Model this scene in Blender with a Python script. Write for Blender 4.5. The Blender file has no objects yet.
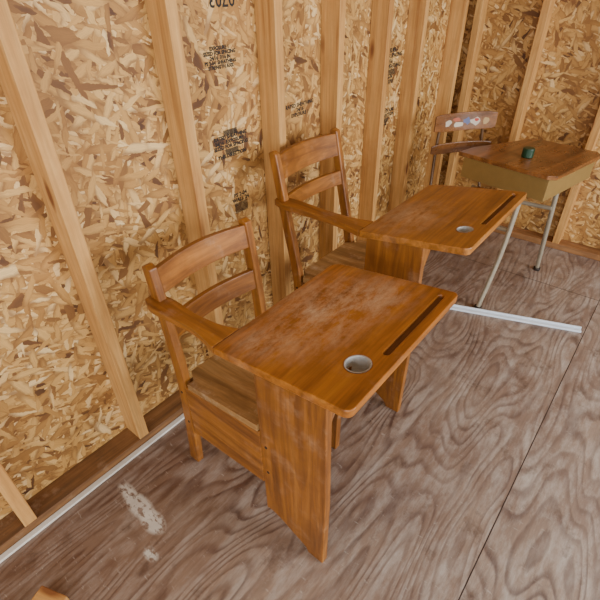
import bpy, bmesh, math, random
from mathutils import Matrix, Vector
random.seed(3)
C = bpy.context
COL = C.scene.collection

# ---------------------------------------------------------------- node helpers
class NT:
    def __init__(s, name):
        s.m = bpy.data.materials.new(name); s.m.use_nodes = True
        s.t = s.m.node_tree; s.t.nodes.clear()
        s.out = s.t.nodes.new('ShaderNodeOutputMaterial')
        s.b = s.t.nodes.new('ShaderNodeBsdfPrincipled')
        s.t.links.new(s.b.outputs[0], s.out.inputs[0])
    def n(s, k, **kw):
        nd = s.t.nodes.new(k)
        for a, v in kw.items(): setattr(nd, a, v)
        return nd
    def put(s, sock, v):
        if isinstance(v, bpy.types.NodeSocket): s.t.links.new(v, sock)
        elif v is not None: sock.default_value = v
    def math(s, op, a, b=None, c=None, clamp=False):
        nd = s.n('ShaderNodeMath', operation=op, use_clamp=clamp)
        s.put(nd.inputs[0], a); s.put(nd.inputs[1], b)
        if c is not None: s.put(nd.inputs[2], c)
        return nd.outputs[0]
    def vmath(s, op, a, b):
        nd = s.n('ShaderNodeVectorMath', operation=op)
        s.put(nd.inputs[0], a); s.put(nd.inputs[1], b); return nd.outputs[0]
    def coord(s):
        return s.n('ShaderNodeTexCoord').outputs['Object']
    def map(s, v, scale=(1,1,1), rot=(0,0,0), loc=(0,0,0)):
        nd = s.n('ShaderNodeMapping'); s.put(nd.inputs[0], v)
        nd.inputs['Scale'].default_value = scale
        nd.inputs['Rotation'].default_value = rot
        nd.inputs['Location'].default_value = loc
        return nd.outputs[0]
    def noise(s, v, scale=5, detail=4, rough=.5, dist=0, col=False):
        nd = s.n('ShaderNodeTexNoise'); s.put(nd.inputs['Vector'], v)
        nd.inputs['Scale'].default_value = scale; nd.inputs['Detail'].default_value = detail
        nd.inputs['Roughness'].default_value = rough; nd.inputs['Distortion'].default_value = dist
        return nd.outputs[1 if col else 0]
    def ramp(s, f, stops, interp='LINEAR'):
        nd = s.n('ShaderNodeValToRGB'); s.put(nd.inputs[0], f)
        cr = nd.color_ramp; cr.interpolation = interp
        while len(cr.elements) < len(stops): cr.elements.new(.5)
        for e, (p, c) in zip(cr.elements, stops):
            e.position = p; e.color = (c, c, c, 1) if isinstance(c, (int, float)) else (*c, 1)
        return nd.outputs[0]
    def mix(s, f, a, b, blend='MIX'):
        nd = s.n('ShaderNodeMix', data_type='RGBA', blend_type=blend)
        s.put(nd.inputs[0], f)
        for i, v in ((6, a), (7, b)):
            if isinstance(v, tuple) and len(v) == 3: v = (*v, 1)
            s.put(nd.inputs[i], v)
        return nd.outputs[2]
    def bump(s, h, st=.2, d=.002):
        nd = s.n('ShaderNodeBump'); s.put(nd.inputs['Height'], h)
        nd.inputs['Strength'].default_value = st; nd.inputs['Distance'].default_value = d
        s.t.links.new(nd.outputs[0], s.b.inputs['Normal'])
    def fin(s, col, rough=.5, metal=0, spec=None):
        if isinstance(col, tuple): col = (*col, 1)
        s.put(s.b.inputs['Base Color'], col); s.put(s.b.inputs['Roughness'], rough)
        s.b.inputs['Metallic'].default_value = metal
        if spec is not None: s.b.inputs['Specular IOR Level'].default_value = spec
        return s.m

def S(r, g, b):
    f = lambda c: ((c/255+.055)/1.055)**2.4 if c > 10 else c/255/12.92
    return (f(r), f(g), f(b))

def randvec(s, v):
    oi = s.n('ShaderNodeObjectInfo')
    cx = s.n('ShaderNodeCombineXYZ')
    a = s.math('MULTIPLY', oi.outputs['Random'], 13.7)
    s.put(cx.inputs[0], a); s.put(cx.inputs[1], s.math('MULTIPLY', a, 1.7)); s.put(cx.inputs[2], s.math('MULTIPLY', a, .6))
    return s.vmath('ADD', v, cx.outputs[0]), oi.outputs['Random']

def wood(name, axis, dark, mid, light, rough=.38, wear=.3, worn_sheen=S(205,180,150), knots=False, patches=(), grime=.6, cath=.0, rnd_amt=.18):
    s = NT(name); co = s.coord(); v, rnd = randvec(s, co)
    sc = [14, 14, 14]; sc['xyz'.index(axis)] = .9
    g = s.map(v, tuple(sc))
    n1 = s.noise(g, 2.2, 5, .6, .5)
    sc2 = [90, 90, 90]; sc2['xyz'.index(axis)] = 4
    n2 = s.noise(s.map(v, tuple(sc2)), 1.5, 3, .6)
    col = s.ramp(n1, [(.28, dark), (.5, mid), (.75, light)])
    if cath:
        sc3 = [7, 7, 7]; sc3['xyz'.index(axis)] = 1.3
        fr = s.math('FRACT', s.math('MULTIPLY', s.noise(s.map(v, tuple(sc3)), 1.0, 1.5, .4), 16))
        col = s.mix(s.ramp(fr, [(0, 0.0), (.75, cath), (.9, cath*.8), (1, 0.0)]), col, dark)
    col = s.mix(.35, col, s.ramp(n2, [(.35, .45), (.6, 1.0)]), 'MULTIPLY')
    big = s.noise(v, 6, 5, .7)
    col = s.mix(s.ramp(big, [(.48, 0.0), (.72, grime)]), col, dark)
    w = s.noise(s.map(v, (7, 7, 7)), 1.6, 8, .72)
    wm = s.ramp(w, [(.56, 0.0), (.75, wear)])
    col = s.mix(wm, col, worn_sheen)
    for (px, py, rx, ry, amt) in patches:
        d = s.vmath('MULTIPLY', s.vmath('SUBTRACT', co, (px, py, 0)), (1/rx, 1/ry, 0))
        ln = s.n('ShaderNodeVectorMath', operation='LENGTH'); s.put(ln.inputs[0], d)
        base = s.math('SUBTRACT', 1.0, ln.outputs['Value'], clamp=True)
        nn = s.noise(s.map(co, (24, 12, 20)), 1.0, 9, .8, .2)
        mk = s.math('MULTIPLY', s.math('MULTIPLY', base, s.ramp(nn, [(.42, 0.0), (.70, 1.0)])), amt, clamp=True)
        col = s.mix(mk, col, worn_sheen)
    if knots:
        kk = s.n('ShaderNodeTexVoronoi'); kc = [9, 9, 9]; kc['xyz'.index(axis)] = 3.0
        s.put(kk.inputs['Vector'], s.map(v, tuple(kc))); kk.inputs['Scale'].default_value = 1
        km = s.ramp(kk.outputs['Distance'], [(.07, 1.0), (.16, 0.0)])
        col = s.mix(km, col, S(110, 62, 28))
    col = s.mix(s.math('MULTIPLY', rnd, rnd_amt), col, dark)
    s.bump(n2, .12, .001)
    return s.fin(col, s.math('MULTIPLY_ADD', w, .3, rough - .12))

D_, M_, L_ = S(96, 54, 18), S(152, 94, 34), S(182, 120, 52)
desk_mats = {a: wood('varnished_wood_'+a, a, D_, M_, L_, .4, .22, cath=.35) for a in 'xyz'}
tab1 = wood('tablet_wood', 'y', S(112, 64, 20), S(166, 102, 36), S(190, 126, 52), .32, .12, S(212,190,164),
            patches=[(-.55, .75, .19, .26, .95), (-.45, .88, .12, .14, .7), (-.6, .55, .1, .08, .5)], grime=.5, cath=.3, rnd_amt=.05)  # pale patches: scuffs, plus reflected light painted into the colour
tab2 = wood('tablet_wood_b', 'y', S(112, 68, 26), S(164, 106, 44), S(188, 128, 60), .34, .18, S(212,190,164),
            patches=[(-.6, 1.3, .14, .2, .8)], grime=.5, cath=.3, rnd_amt=.05)
seatm = wood('seat_wood', 'x', S(112, 78, 40), S(156, 116, 66), S(188, 150, 100), .5, .6, S(206,186,158))
desk3m = wood('old_desk_wood', 'y', S(86, 52, 24), S(130, 82, 40), S(160, 108, 58), .26, .2)
pine = {a: wood('pine_'+a, a, S(160, 108, 52), S(198, 148, 82), S(218, 172, 106), .65, .1, S(222,194,150), knots=True, grime=.4) for a in 'xyz'}
plate_m = wood('plate_pine', 'y', S(80, 52, 28), S(118, 80, 44), S(146, 104, 62), .65, .3)
plate_x = wood('plate_pine_x', 'x', S(110, 72, 40), S(148, 102, 58), S(176, 128, 80), .65, .3)

def osb(name, comp):
    s = NT(name); co = s.coord()
    sep = s.n('ShaderNodeSeparateXYZ'); s.put(sep.inputs[0], co)
    cb = s.n('ShaderNodeCombineXYZ'); s.put(cb.inputs[0], sep.outputs[comp]); s.put(cb.inputs[1], sep.outputs[2])
    uv0 = cb.outputs[0]
    wob = s.vmath('SUBTRACT', s.noise(uv0, 30, 3, .65, 0, True), (.5, .5, .5))
    uv = s.vmath('ADD', uv0, s.vmath('MULTIPLY', wob, (.018, .018, 0)))
    P = T = V = E = None
    for i, (ang, sx, sy) in enumerate([(8, 12, 44), (38, 14, 54), (72, 13, 48), (-25, 15, 56), (-60, 13, 52), (100, 18, 74), (20, 26, 110)]):
        r = s.map(uv, (1, 1, 1), (0, 0, math.radians(ang)), (i*3.3, i*1.7, 0))
        v = s.map(r, (sx, sy, 1))
        vo = s.n('ShaderNodeTexVoronoi', voronoi_dimensions='2D'); s.put(vo.inputs['Vector'], v)
        vo.inputs['Scale'].default_value = 1
        sp = s.n('ShaderNodeSeparateColor'); s.put(sp.inputs[0], vo.outputs['Color'])
        p, t, d = sp.outputs[0], sp.outputs[1], vo.outputs['Distance']
        if P is None: P, T, V, E = p, t, v, d
        else:
            g = s.math('GREATER_THAN', p, P)
            T = s.mix(g, T, t); V = s.mix(g, V, v); E = s.mix(g, E, d); P = s.math('MAXIMUM', P, p)
    gr = s.noise(s.vmath('MULTIPLY', V, (.9, 5, 1)), 2, 3, .6)
    col = s.ramp(T, [(0.0, S(78, 46, 22)), (.045, S(112, 72, 34)), (.16, S(160, 114, 56)), (.5, S(194, 148, 80)), (.8, S(212, 170, 102)), (1.0, S(232, 200, 142))])
    col = s.mix(.5, col, s.ramp(gr, [(.3, .5), (.6, 1.0)]), 'MULTIPLY')
    col = s.mix(s.ramp(E, [(.38, 0.0), (.75, .7)]), col, S(116, 74, 34))
    big = s.noise(uv0, 3, 3)
    col = s.mix(s.ramp(big, [(.45, 0.0), (.75, .3)]), col, S(180, 124, 56))
    s.bump(s.noise(uv0, 60, 3, .6), .3, .002)
    return s.fin(col, .65)
osb_l, osb_f = osb('osb_side', 1), osb('osb_end', 0)

def floor_mat():
    s = NT('worn_plywood'); co = s.coord()
    sep = s.n('ShaderNodeSeparateXYZ'); s.put(sep.inputs[0], co)
    x, y = sep.outputs[0], sep.outputs[1]
    sheet = s.math('GREATER_THAN', x, -.012)
    off = s.n('ShaderNodeCombineXYZ'); s.put(off.inputs[0], s.math('MULTIPLY', sheet, 7.3)); s.put(off.inputs[1], s.math('MULTIPLY', sheet, 3.1))
    v = s.vmath('ADD', co, off.outputs[0])
    n = s.noise(s.map(v, (4.0, .85, 1)), 1.1, 1.4, .4, .1)
    wv = s.noise(s.map(v, (24, 4, 1)), 1, 3, .6)
    f = s.math('FRACT', s.math('ADD', s.math('MULTIPLY', n, 26), s.math('MULTIPLY', wv, .6)))
    ringm = s.ramp(f, [(0, .0), (.45, .1), (.72, .9), (.85, 1.0), (1, .05)])
    fine = s.noise(s.map(v, (150, 7, 1)), 1, 4, .7)
    brk = s.noise(s.map(v, (14, 6, 1)), 1, 4, .6)
    patchy = s.noise(v, 3.2, 3, .6)
    rstr = s.math('MULTIPLY', s.ramp(brk, [(.3, .4), (.58, 1.0)]), s.ramp(patchy, [(.38, .35), (.6, 1.0)]))
    base = s.mix(s.math('MULTIPLY', ringm, rstr), S(146, 124, 106), S(80, 52, 38))
    base = s.mix(.5, base, s.ramp(fine, [(.35, .5), (.62, 1.0)]), 'MULTIPLY')
    big = s.noise(v, 1.9, 5, .6)
    base = s.mix(s.ramp(big, [(.38, .5), (.62, 0.0)]), base, S(92, 60, 44))
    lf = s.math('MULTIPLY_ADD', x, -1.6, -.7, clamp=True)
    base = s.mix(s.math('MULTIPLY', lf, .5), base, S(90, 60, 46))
    tr = s.math('MULTIPLY_ADD', x, 1.0, .75, clamp=True)
    wn = s.noise(s.map(v, (10, 2.5, 1)), 2.0, 9, .75)
    wr_ = s.math('MULTIPLY', s.ramp(wn, [(.44, 0.0), (.68, .8)]), s.math('MULTIPLY_ADD', tr, .6, .4))
    wr_ = s.math('MULTIPLY', wr_, s.math('MULTIPLY_ADD', ringm, -.6, 1.0))
    base = s.mix(wr_, base, S(196, 190, 182))
    scr = s.noise(s.map(v, (24, 70, 1), (0, 0, .5)), 1.0, 6, .75)
    base = s.mix(s.ramp(scr, [(.60, 0.0), (.70, .5)]), base, S(190, 184, 174))
    base = s.mix(s.math('MULTIPLY', tr, .2), base, S(166, 162, 160))  # daylight sheen painted in: floor colour paler and greyer towards the right
    dk = s.noise(s.map(v, (6, 5, 1)), 1.5, 6, .7)
    base = s.mix(s.ramp(dk, [(.56, 0.0), (.70, .65)]), base, S(68, 46, 36))
    for (px, py, rx, ry, amt) in [(-.95, .285, .09, .035, 3), (-.87, .28, .06, .035, 3), (-.79, .215, .035, .02, 2), (-1.03, .29, .05, .025, 2)]:
        d = s.vmath('MULTIPLY', s.vmath('SUBTRACT', co, (px, py, 0)), (1/rx, 1/ry, 0))
        ln = s.n('ShaderNodeVectorMath', operation='LENGTH'); s.put(ln.inputs[0], d)
        bm = s.math('SUBTRACT', 1.0, ln.outputs['Value'], clamp=True)
        nn = s.noise(s.map(co, (30, 50, 1)), 1.2, 6, .7)
        mk = s.math('MULTIPLY', s.math('MULTIPLY', bm, s.ramp(nn, [(.42, 0.0), (.53, 1.0)])), amt, clamp=True)
        base = s.mix(s.math('MULTIPLY', mk, .75), base, S(204, 200, 190))
    seam = s.math('LESS_THAN', s.math('ABSOLUTE', s.math('ADD', x, .012)), .0018)
    sy = s.math('LESS_THAN', s.math('ABSOLUTE', s.math('SUBTRACT', y, 2.5)), .002)
    sm = s.math('MAXIMUM', seam, sy)
    base = s.mix(sm, base, S(48, 34, 30))
    h = s.math('ADD', s.math('MULTIPLY', ringm, -.5), s.math('MULTIPLY', fine, .6))
    s.bump(h, .4, .0015)
    return s.fin(base, s.math('MULTIPLY_ADD', fine, .25, .26))
floor_m = floor_mat()

def plain(name, c, r=.5, metal=0, var=.15):
    s = NT(name); n = s.noise(s.coord(), 25, 5, .65)
    dk = tuple(q*(1-var*2) for q in c)
    return s.fin(s.mix(n, dk, c), r, metal)
white_m = plain('white_paint', S(222, 216, 204), .5)
stripm = plain('pale_metal', S(222, 232, 242), .4)
steel = plain('tube_steel', S(170, 160, 140), .35, .3)
tanm = plain('tan_enamel', S(158, 130, 76), .35, .3)
well_m = plain('inkwell_metal', S(196, 196, 194), .4, .2, .25)
dark_m = plain('dark_screw', S(40, 28, 20), .6)
groove_m = plain('groove_brown', S(104, 62, 26), .6)
ink = plain('black_stamp_ink', S(38, 34, 30), .8)
green = plain('green_plastic', S(18, 58, 34), .4)
drywall = plain('plain_boards', S(160, 132, 98), .8)

# ---------------------------------------------------------------- mesh helpers
def add_obj(name, me, mat, parent=None, bevel=0, seg=2):
    o = bpy.data.objects.new(name, me); COL.objects.link(o)
    if mat: me.materials.append(mat)
    if parent is not None:
        o.parent = parent
        if not parent.get('local'): o.matrix_parent_inverse = Matrix.Translation(-Vector(parent.location))
    if bevel:
        m = o.modifiers.new('bevel', 'BEVEL'); m.width = bevel; m.segments = seg; m.limit_method = 'ANGLE'; m.angle_limit = math.radians(35)
        m.harden_normals = False
    return o

def prism(name, pts, axis, a, b, mat, parent=None, bevel=.003, zf=None, smooth=False):
    bm = bmesh.new()
    def P(p, q):
        return {'x': (q, p[0], p[1]), 'y': (p[0], q, p[1]), 'z': (p[0], p[1], q)}[axis]
    A = [bm.verts.new(P(p, a)) for p in pts]; B = [bm.verts.new(P(p, b)) for p in pts]
    n = len(pts)
    bm.faces.new(A); bm.faces.new(B)
    for i in range(n): bm.faces.new((A[i], A[(i+1) % n], B[(i+1) % n], B[i]))
    if zf:
        for v in bm.verts: v.co.z += zf(v.co.x, v.co.y)
    bmesh.ops.recalc_face_normals(bm, faces=bm.faces)
    me = bpy.data.meshes.new(name); bm.to_mesh(me); bm.free()
    return add_obj(name, me, mat, parent, bevel)

def box(name, x0, x1, y0, y1, z0, z1, mat, parent=None, bevel=.003, zf=None):
    return prism(name, [(x0, y0), (x1, y0), (x1, y1), (x0, y1)], 'z', z0, z1, mat, parent, bevel, zf)

def rrect(x0, x1, y0, y1, r, seg=6):
    if not isinstance(r, (list, tuple)): r = [r]*4
    out = []
    for (cx, cy, a0, rr) in [(x1, y1, 0, r[0]), (x0, y1, 90, r[1]), (x0, y0, 180, r[2]), (x1, y0, 270, r[3])]:
        sx = -1 if cx == x1 else 1; sy = -1 if cy == y1 else 1
        ox, oy = cx+sx*rr, cy+sy*rr
        for i in range(seg+1):
            a = math.radians(a0+90*i/seg); out.append((ox+rr*math.cos(a), oy+rr*math.sin(a)))
    return out

def smooth_line(pts, k=6):
    out = []
    n = len(pts)
    for i in range(n-1):
        p0 = pts[max(i-1, 0)]; p1 = pts[i]; p2 = pts[i+1]; p3 = pts[min(i+2, n-1)]
        for j in range(k):
            t = j/k
            out.append(tuple(.5*((2*b)+(c-a)*t+(2*a-5*b+4*c-d)*t*t+(-a+3*b-3*c+d)*t**3) for a, b, c, d in zip(p0, p1, p2, p3)))
    out.append(tuple(pts[-1])); return out

def cyl(name, loc, r, h, mat, parent=None, axis='z', bevel=0, seg=32, r2=None):
    bm = bmesh.new()
    bmesh.ops.create_cone(bm, cap_ends=True, segments=seg, radius1=r, radius2=r if r2 is None else r2, depth=h)
    R = {'z': Matrix(), 'y': Matrix.Rotation(math.pi/2, 4, 'X'), 'x': Matrix.Rotation(math.pi/2, 4, 'Y')}[axis]
    bmesh.ops.transform(bm, matrix=Matrix.Translation(loc) @ R, verts=bm.verts)
    me = bpy.data.meshes.new(name); bm.to_mesh(me); bm.free()
    o = add_obj(name, me, mat, parent, bevel)
    for p in me.polygons: p.use_smooth = len(p.vertices) == 4
    return o

def tube(name, pts, r, mat, parent=None):
    cu = bpy.data.curves.new(name, 'CURVE'); cu.dimensions = '3D'; cu.bevel_depth = r; cu.bevel_resolution = 4; cu.use_fill_caps = True
    sp = cu.splines.new('POLY'); pts = smooth_line(pts, 5); sp.points.add(len(pts)-1)
    for q, p in zip(sp.points, pts): q.co = (*p, 1)
    t = bpy.data.objects.new('tmp', cu); COL.objects.link(t)
    C.view_layer.update()
    me = bpy.data.meshes.new_from_object(t.evaluated_get(C.evaluated_depsgraph_get()))
    bpy.data.objects.remove(t)
    me.materials.clear()
    for p in me.polygons: p.use_smooth = True
    return add_obj(name, me, mat, parent)

def cut(obj, cutters):
    for c in cutters:
        m = obj.modifiers.new('cut', 'BOOLEAN'); m.operation = 'DIFFERENCE'; m.object = c; m.solver = 'EXACT'
    bv = [m for m in obj.modifiers if m.type == 'BEVEL']
    for m in bv:
        w, s_ = m.width, m.segments; obj.modifiers.remove(m)
        nm = obj.modifiers.new('bevel', 'BEVEL'); nm.width = w; nm.segments = s_; nm.limit_method = 'ANGLE'; nm.angle_limit = math.radians(35)
    C.view_layer.update()
    me = bpy.data.meshes.new_from_object(obj.evaluated_get(C.evaluated_depsgraph_get()))
    obj.modifiers.clear(); obj.data = me
    for c in cutters: bpy.data.objects.remove(c)

def empty(name, loc, rot=0, local=False):
    e = bpy.data.objects.new(name, None); COL.objects.link(e); e.location = loc; e.rotation_euler[2] = rot
    e.empty_display_size = .1
    if local: e['local'] = True
    C.view_layer.update(); return e

# ---------------------------------------------------------------- room shell
XO, XS = -1.232, -1.143       # osb plane, stud face
YF = 3.04                      # far osb plane
YB, XR, ZC = -2.2, 2.6, 2.45
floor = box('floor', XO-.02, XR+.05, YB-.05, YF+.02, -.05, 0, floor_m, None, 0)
wl = box('wall_left', XO-.02, XO, YB, YF+.02, 0, ZC, osb_l, None, 0)
wf = box('wall_far', XO, XR, YF, YF+.02, 0, ZC, osb_f, None, 0)
for i, y in enumerate([-.79, -.38, .03, .451, .873, 1.29, 1.655, 2.02, 2.36, 2.84]):
    box('stud_%d' % (i+1), XO+.0005, XS, y-.019, y+.019, .038, ZC-.04, pine['z'], wl, .002)
box('bottom_plate', XO+.0005, XS, YB, YF-.001, 0.0005, .038, plate_m, wl, .002)
box('top_plate', XO+.0005, XS, YB, YF-.001, ZC-.04, ZC-.001, pine['y'], wl, .002)
for i, x in enumerate([-1.12, -.77, -.36, .05, .46, .87, 1.28, 1.69, 2.1]):
    box('stud_end_%d' % (i+1), x-.019, x+.019, YF-.089, YF-.0005, .038, ZC-.04, pine['z'], wf, .002)
box('bottom_plate_end', XS+.001, XR, YF-.089, YF-.0005, 0.0005, .038, plate_x, wf, .002)
box('trim_1', XS+.002, XS+.022, YB+.2, 2.9, 0.0003, .010, white_m, None, .002)
def wall_with_hole(name, fixed, lo, hi, holes, th):
    segs = []
    cur = lo
    for (a, b, z0, z1) in holes:
        segs.append((cur, a, 0, ZC)); segs.append((a, b, 0, z0)) if z0 > 0 else None
        segs.append((a, b, z1, ZC)); cur = b
    segs.append((cur, hi, 0, ZC))
    bm = bmesh.new()
    for (a, b, z0, z1) in segs:
        if fixed[0] == 'x': lo3, hi3 = (fixed[1], a, z0), (fixed[1]+th, b, z1)
        else: lo3, hi3 = (a, fixed[1], z0), (b, fixed[1]+th, z1)
        r = bmesh.ops.create_cube(bm, size=1)
        for v in r['verts']:
            v.co = Vector([lo3[k] if v.co[k] < 0 else hi3[k] for k in range(3)])
    me = bpy.data.meshes.new(name); bm.to_mesh(me); bm.free()
    return add_obj(name, me, drywall)
wall_with_hole('wall_right', ('x', XR), YB, YF, [(-1.4, .4, .7, 2.1), (.9, 2.7, .7, 2.1)], .03)
wall_with_hole('wall_back', ('y', YB-.03), XO, XR, [(-.8, 2.3, 0.0, 2.3)], .03)
box('ceiling', XO-.02, XR+.05, YB-.05, YF+.02, ZC, ZC+.03, drywall, None, 0)

# stamps on the sheathing
def stamp(name, body, y, z, size, rot=0, wall=wl, bold=.0008):
    cu = bpy.data.curves.new(name, 'FONT'); cu.body = body; cu.size = size; cu.align_x = 'CENTER'; cu.space_line = .9; cu.resolution_u = 2
    cu.offset = bold
    t = bpy.data.objects.new('tmp', cu); COL.objects.link(t); C.view_layer.update()
    me = bpy.data.meshes.new_from_object(t.evaluated_get(C.evaluated_depsgraph_get())); bpy.data.objects.remove(t)
    me.materials.clear()
    M = Matrix(((0, 0, 1, XO+.0008), (1, 0, 0, y), (0, 1, 0, z), (0, 0, 0, 1))) @ Matrix.Rotation(rot, 4, 'Z')
    me.transform(M)
    return add_obj(name, me, ink, wall)
stamp('stamp_1', '0703', 1.13, 1.39, .055, math.pi)
stamp('stamp_2', 'EXPOSURE 1\nSIZED FOR SPACING\n24/16  7/16 IN\nPS 2-04  SHEATHING\nSTRENGTH AXIS', 1.10, 1.24, .015)
stamp('stamp_3', '||||||||||||||\nRATED SHEATHING\n24/16  EXPOSURE 1\nSIZED FOR SPACING\n||||||||||||||\nTHIS DIRECTION', 1.11, .98, .018, 0, wl, .0010)
stamp('stamp_4', 'PS 2-04\nWALL 24\n||||||||||||\n||||||||||||', 1.13, .74, .022)
stamp('stamp_5', 'EXPOSURE 1\nSIZED FOR SPACING\n24/16\nRATED SHEATHING\n||||||||||||||||||\nPS 2-04\nMILL 0703', 2.2, 1.12, .026, 0, wl, .001)
stamp('stamp_6', 'STRENGTH AXIS\nTHIS DIRECTION\n||||||||||||||\n24/16', 2.2, .84, .024, 0, wl, .001)
stamp('stamp_7', 'RATED SHEATHING\n24/16\nEXPOSURE 1', 1.5, 1.0, .02)
stamp('stamp_8', '|||| ||||\nPS 2-04', 1.49, .78, .02)

# ---------------------------------------------------------------- tablet arm desk
def arm_desk(name, p, tabmat):
    e = empty(name, (p['cx'], p['cy'], 0))
    x0, x1, y0, y1 = p['tab']; zr, sl = p['zr'], p['sl']
    TH = .023
    ztab = lambda x, y: zr + sl*(x-x1)
    tb = prism('tablet', rrect(x0, x1, y0, y1, [.018, .03, .004, .018]), 'z', -TH, 0, tabmat, e, .003, ztab)
    gx, g0, g1 = x1-.034, y0+.185, y1-.03
    c1 = prism('c1', rrect(gx-.008, gx+.008, g0, g1, .0078), 'z', -.008, .02, None, None, 0, ztab)
    wx, wy, wr = x1-.066, y0+.128, p['wr']
    circ = [(wx+wr*math.cos(i*math.tau/40), wy+wr*math.sin(i*math.tau/40)) for i in range(40)]
    c2 = prism('c2', circ, 'z', -.05, .03, None, None, 0, ztab)
    tb.parent = None
    cut(tb, [c1, c2]); tb.parent = e; tb.matrix_parent_inverse = Matrix.Translation(-Vector(e.location))
    if len(tb.data.materials) == 0: tb.data.materials.append(tabmat)
    prism('groove_strip', rrect(gx-.0072, gx+.0072, g0+.001, g1-.001, .007), 'z', -.0085, -.0065, groove_m, e, 0, ztab)  # thin brown strip added to darken the bottom of the groove
    # inkwell cup
    bm = bmesh.new(); N = 40
    prof = [(wr+.0012, .0008), (wr-.0015, .0010), (wr-.0025, -.002), (wr-.004, -.035), (0.0001, -.036)]
    rings = []
    for (r, z) in prof:
        ring = []
        for i in range(N):
            a = i*math.tau/N; X, Y = wx+r*math.cos(a), wy+r*math.sin(a)
            ring.append(bm.verts.new((X, Y, ztab(X, Y)+z)))
        rings.append(ring)
    for a, b in zip(rings, rings[1:]):
        for i in range(N): bm.faces.new((a[i], a[(i+1) % N], b[(i+1) % N], b[i]))
    me = bpy.data.meshes.new('inkwell'); bm.to_mesh(me); bm.free()
    for q in me.polygons: q.use_smooth = True
    add_obj('inkwell', me, well_m, e)
    # arm
    xb = p['armx']; zb = p['armz']; za = ztab(x0, 0)
    zarm = lambda x, y: za + (zb-za)*min(1, max(0, (x0-x)/(x0-xb)))
    L = x0-xb
    outer = smooth_line([(x0-.0015, y0), (x0-.3*L, y0+.014), (x0-.6*L, y0+.008), (x0-.9*L, y0+.0), (xb-.012, y0+.012)])
    inner = smooth_line([(xb-.016, y0+.034), (xb+.0, y0+.052), (x0-.8*L, y0+.062), (x0-.5*L, y0+.060), (x0-.2*L, y0+.070), (x0-.0015, y0+.092)])
    prism('arm', outer+inner, 'z', -TH, 0, desk_mats['x'], e, .004, zarm)
    # front panel
    yp = p['yp']; px0, px1 = p['px']
    f0 = px1-.055
    curve = smooth_line([(px0, .075), (px0+.022, .078), (px0+.055, .070), (px0+.095, .050), (f0-.012, .022), (f0, .0)], 5)
    pts = [(px1, 0.0), (px1+.004, .3), (px1-.002, ztab(px1, 0)-TH), (px0, ztab(px0, 0)-TH)] + curve
    prism('support_panel', pts, 'y', yp, yp+.023, desk_mats['z'], e, .003)
    zt = ztab(px1-.03, 0)-TH
    prism('brace', [(yp+.023, zt), (yp+.12, zt), (yp+.10, zt-.03), (yp+.03, zt-.14), (yp+.023, zt-.15)], 'x', px1-.035, px1-.012, desk_mats['z'], e, .002)
    prism('tablet_cleat', [(yp+.023, zt+.0), (y1-.06, zt), (y1-.09, zt-.03), (yp+.023, zt-.03)], 'x', px1-.07, px1-.04, desk_mats['y'], e, .002)
    # posts
    yn, yf = p['yn'], p['yf']; W = .023
    cl = smooth_line(p['post'], 6)
    def post(nm, ya, yb):
        left = [(x-W*(1-.25*z), z) for x, z in cl]; right = [(x+W*(1-.25*z), z) for x, z in cl]
        prism(nm, left+[((left[-1][0]+right[-1][0])/2-.002, left[-1][1]+.008)]+right[::-1], 'y', ya, yb, desk_mats['z'], e, .004)
    post('post_near', yn, yn+.026); post('post_far', yf-.026, yf)
    def xp(z):
        for (a, b), (c, d) in zip(cl, cl[1:]):
            if b <= z <= d: return a+(c-a)*(z-b)/(d-b+1e-9)
        return cl[-1][0]
    for k, (z0, z1) in enumerate(p['slats']):
        bm = bmesh.new(); n = 12; prev = None
        for i in range(n+1):
            t = i/n; y = yn+.020+(yf-yn-.040)*t; bow = -.022*math.sin(math.pi*t)
            q = []
            for (zz, dx) in ((z0, .012), (z1, .012), (z1, -.006), (z0, -.006)):
                q.append(bm.verts.new((xp(zz)+dx+bow, y, zz+(.006*math.sin(math.pi*t) if zz == z1 and k == 0 else 0))))
            if prev:
                for j in range(4): bm.faces.new((prev[j], prev[(j+1) % 4], q[(j+1) % 4], q[j]))
            else: bm.faces.new(q)
            prev = q
        bm.faces.new(prev[::-1]); bmesh.ops.recalc_face_normals(bm, faces=bm.faces)
        me = bpy.data.meshes.new('slat'); bm.to_mesh(me); bm.free()
        add_obj('back_slat_%d' % (k+1), me, desk_mats['y'], e, .003)
    # seat
    sx0, sx1, sz0, sz1 = p['seat']
    bm = bmesh.new(); nx, ny = 16, 16; top = {}; bot = {}
    sya, syb = yn-.002, yf+.002
    for i in range(nx+1):
        for j in range(ny+1):
            u, w = i/nx, j/ny
            x = sx0+(sx1-sx0)*u; y = sya+(syb-sya)*w
            if u < .12 and (w < .075 or w > .925): x = sx0+(sx1-sx0)*.12
            z = sz0+(sz1-sz0)*u - .012*math.sin(math.pi*w)**.7*math.sin(math.pi*min(1, u*1.1))
            top[i, j] = bm.verts.new((x, y, z)); bot[i, j] = bm.verts.new((x, y, sz0+(sz1-sz0)*u-.024))
    for i in range(nx):
        for j in range(ny):
            bm.faces.new((top[i, j], top[i+1, j], top[i+1, j+1], top[i, j+1])); bm.faces.new((bot[i, j], bot[i, j+1], bot[i+1, j+1], bot[i+1, j]))
    for i in range(nx):
        bm.faces.new((top[i, 0], bot[i, 0], bot[i+1, 0], top[i+1, 0])); bm.faces.new((top[i, ny], top[i+1, ny], bot[i+1, ny], bot[i, ny]))
    for j in range(ny):
        bm.faces.new((top[0, j], top[0, j+1], bot[0, j+1], bot[0, j])); bm.faces.new((top[nx, j], bot[nx, j], bot[nx, j+1], top[nx, j+1]))
    bmesh.ops.remove_doubles(bm, verts=bm.verts, dist=1e-5)
    bmesh.ops.recalc_face_normals(bm, faces=bm.faces)
    me = bpy.data.meshes.new('seat'); bm.to_mesh(me); bm.free()
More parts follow.
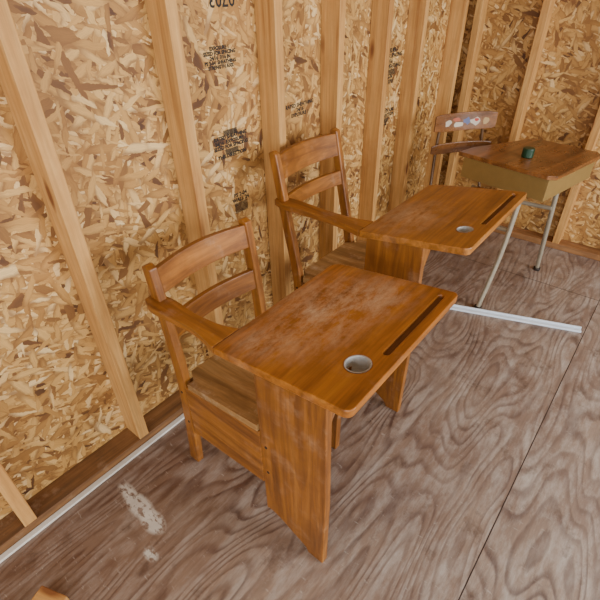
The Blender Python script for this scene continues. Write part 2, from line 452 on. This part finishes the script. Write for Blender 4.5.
    add_obj('seat', me, seatm, e, .005)
    xa = xp(.35)+W-.004
    sb = p['side_bot']
    prism('side_board', [(xa, sb[0]), (px0+.002, sb[1]), (px0+.002, sz1-.026), (xa, sz0-.024)], 'y', yn, yn+.022, desk_mats['x'], e, .003)
    prism('side_board_far', [(xa, sb[0]+.06), (px0-.02, sb[1]+.06), (px0-.02, sz1-.03), (xa, sz0-.024)], 'y', yf-.022, yf, desk_mats['x'], e, .003)
    box('front_rail', px0-.03, px0-.008, yn+.024, yf-.024, sz1-.11, sz1-.028, desk_mats['y'], e)
    box('back_rail', xa-.02, xa, yn+.027, yf-.027, sz0-.10, sz0-.028, desk_mats['y'], e)
    prism('front_leg', [(px0-.022, 0), (px0+.016, 0), (px0+.020, sz1-.028), (px0-.026, sz1-.028)], 'y', yf-.026, yf+.0, desk_mats['z'], e, .003)
    for (x, z) in [(xa-.022, sb[0]+.04), (xa-.022, sz0-.06), (px0+.02, sb[1]+.06), (px0+.02, sz1-.08)]:
        yy = (yn if x < px0 else yp)
        cyl('screw', (x, yy-.0003, z), .0045, .002, dark_m, e, 'y', seg=16)
    return e

d1 = dict(cx=-.62, cy=.72, tab=(-.682, -.290, .488, .99), zr=.757, sl=.13, wr=.029, armx=-.955, armz=.717,
          yp=.52, px=(-.583, -.366), yn=.516, yf=.895,
          post=[(-.945, 0), (-.925, .22), (-.915, .42), (-.93, .62), (-.955, .81)],
          slats=[(.725, .80), (.575, .645)], seat=(-.915, -.585, .43, .468), side_bot=(.19, .215))
arm_desk('tablet_arm_desk', d1, tab1)
d2 = dict(cx=-.70, cy=1.38, tab=(-.69, -.332, 1.132, 1.645), zr=.807, sl=.15, wr=.023, armx=-1.055, armz=.762,
          yp=1.165, px=(-.68, -.475), yn=1.150, yf=1.54,
          post=[(-1.0, 0), (-.98, .22), (-.972, .42), (-1.02, .66), (-1.075, .925)],
          slats=[(.83, .915), (.715, .77)], seat=(-.975, -.682, .465, .50), side_bot=(.22, .245))
arm_desk('tablet_arm_desk.001', d2, tab2)

# ---------------------------------------------------------------- metal framed school desk
e = empty('school_desk', (-.88, 2.43, 0), math.radians(-12), local=True)
ch = empty('seat_assembly', (0, 0, 0), math.radians(-26), local=True); ch.parent = e
def slat3(nm, z0, z1):
    bm = bmesh.new(); n = 12; prev = None
    for i in range(n+1):
        t = i/n; y = -.175+.35*t; bow = -.02*math.sin(math.pi*t); ed = .008*(abs(2*t-1)**6)
        q = [bm.verts.new((bow+dx, y, z)) for z, dx in ((z0+ed, .006), (z1-ed, .006), (z1-ed, -.006), (z0+ed, -.006))]
        if prev:
            for j in range(4): bm.faces.new((prev[j], prev[(j+1) % 4], q[(j+1) % 4], q[j]))
        else: bm.faces.new(q)
        prev = q
    bm.faces.new(prev[::-1]); bmesh.ops.recalc_face_normals(bm, faces=bm.faces)
    me = bpy.data.meshes.new(nm); bm.to_mesh(me); bm.free(); return add_obj(nm, me, desk3m, ch, .003)
slat3('back_slat_1', .755, .845); slat3('back_slat_2', .64, .695)
pb = plain('post_brown', S(104, 76, 50), .4, .3)
for s_ in (-1, 1):
    tube('back_post', [(.02, s_*.155, .42), (-.012, s_*.140, .55), (-.030, s_*.13, .70), (-.032, s_*.12, .825)], .008, pb, ch)
    tube('rear_leg', [(.02, s_*.155, .42), (.0, s_*.165, .2), (-.03, s_*.17, .012)], .011, steel, ch)
    tube('side_rail', [(.03, s_*.14, .425), (.2, s_*.16, .41), (.36, s_*.19, .41), (.47, s_*.2, .42)], .011, steel, e)
    tube('front_leg', [(.47, s_*.19, .58), (.47, s_*.23, .3), (.46, s_*.30, .012)], .012, steel, e)
    cyl('foot', (.46, s_*.30, .008), .018, .016, dark_m, e)
prism('seat', rrect(.02, .36, -.17, .17, .04), 'z', .43, .446, desk3m, ch, .004)
prism('desk_top', [(.125, -.215)] + smooth_line([(.13, -.10), (.17, .02), (.25, .27)], 4) + [(.56, .27), (.60, .24), (.60, -.19), (.57, -.215)][::1], 'z', .702, .722, desk3m, e, .004)
bx = (.15, .57, -.195, .25)
ol = [(bx[0], bx[2]), (.255, bx[3]), (bx[1], bx[3]), (bx[1], bx[2])]
prism('book_box_bottom', ol, 'z', .60, .604, tanm, e, .001)
box('book_box_side_a', bx[0], bx[1], bx[2]-.004, bx[2], .60, .702, tanm, e, .001)
box('book_box_side_b', .25, bx[1], bx[3], bx[3]+.004, .60, .702, tanm, e, .001)
box('book_box_end', bx[1], bx[1]+.004, bx[2]-.004, bx[3]+.004, .60, .702, tanm, e, .001)
prism('book_box_lip', [(bx[0]-.003, bx[2]), (bx[0]+.001, bx[2]), (.256, bx[3]), (.252, bx[3])], 'z', .60, .63, tanm, e, .0005)
# faded, half peeled stickers on the back rest: (y, z, radius-y, radius-z, colour)
stk = [(-.095, .800, .030, .022, S(205, 190, 168)), (-.045, .812, .030, .013, S(186, 96, 66)), (-.035, .788, .034, .015, S(214, 200, 176)),
       (.015, .802, .026, .022, S(104, 112, 150)), (.060, .798, .034, .024, S(210, 196, 176)), (.065, .806, .018, .010, S(190, 64, 44)), (.118, .800, .022, .024, S(190, 156, 104))]
for i, (y, z, ry, rz, c) in enumerate(stk):
    rs = random.Random(i+5); n = 9; layer = .0003*(i % 3+1)
    bm = bmesh.new(); ring = []
    for k in range(n):
        a = k*math.tau/n; q = 1-.45*rs.random()
        yy, zz = y+ry*q*math.cos(a), z+rz*q*math.sin(a)
        xx = -.02*math.sin(math.pi*(yy+.175)/.35)+.0062+layer
        ring.append(bm.verts.new((xx, yy, zz)))
    bm.faces.new(ring); bmesh.ops.recalc_face_normals(bm, faces=bm.faces)
    r_ = bmesh.ops.triangulate(bm, faces=bm.faces)
    me = bpy.data.meshes.new('sticker'); bm.to_mesh(me); bm.free()
    add_obj('sticker_%d' % (i+1), me, plain('sticker_paper_%d' % i, c, .6, 0, .2), ch)
gx_, gy_ = -.515, 2.30
gc = [(0.026*math.cos(i*math.tau/24)+gx_, 0.026*math.sin(i*math.tau/24)+gy_) for i in range(24)]
g = empty('green_cup', (gx_, gy_, .7225))
cb_ = prism('cup_body', gc, 'z', .7225, .765, green, g, .004)

sp = empty('metal_strip', (-.31, 2.06, 0), math.atan2(.129, .356), local=True)
box('strip_body', -.34, .30, -.014, .014, .0005, .012, stripm, sp, .003)
box('strip_lip', -.34, .30, .006, .014, .012, .022, stripm, sp, .002)
blk = empty('lumber_block', (-.868, -.028, 0), math.radians(20), local=True)
box('block_body', -.07, .02, -.05, .018, .0005, .038, pine['x'], blk, .003)

# ---------------------------------------------------------------- lights
w = bpy.data.worlds.new('World'); C.scene.world = w; w.use_nodes = True
bg = w.node_tree.nodes['Background']; bg.inputs[0].default_value = (.86, .93, 1.0, 1); bg.inputs[1].default_value = 1.6
def area(name, loc, target, sx, sy, power, col):
    l = bpy.data.lights.new(name, 'AREA'); l.shape = 'RECTANGLE'; l.size = sx; l.size_y = sy; l.energy = power; l.color = col
    o = bpy.data.objects.new(name, l); COL.objects.link(o); o.location = loc
    o.rotation_euler = (Vector(target)-Vector(loc)).to_track_quat('-Z', 'Z').to_euler()
    return o
area('daylight_door', (.9, YB-.15, 1.3), (.3, 1.0, .5), 2.6, 2.0, 80, (1, .99, .97))
area('daylight_window_1', (XR+.12, 1.8, 1.45), (-.5, 1.6, .5), 1.7, 1.3, 135, (.98, .99, 1))
area('daylight_window_2', (XR+.12, -.5, 1.45), (-.5, .4, .5), 1.7, 1.3, 55, (.98, .99, 1))

# ---------------------------------------------------------------- camera
cam = bpy.data.cameras.new('camera'); co = bpy.data.objects.new('camera', cam); COL.objects.link(co)
cam.sensor_width = 36; cam.lens = 27.0; cam.clip_start = .02
fw = Vector((-.521, .625, -.5812)).normalized()
rt = Vector((.775, .632, -.0155)); rt = (rt - fw*rt.dot(fw)).normalized()
up = rt.cross(fw).normalized()
M = Matrix((( rt.x, up.x, -fw.x, 0), (rt.y, up.y, -fw.y, 0), (rt.z, up.z, -fw.z, 1.42), (0, 0, 0, 1)))
co.matrix_world = M
C.scene.camera = co
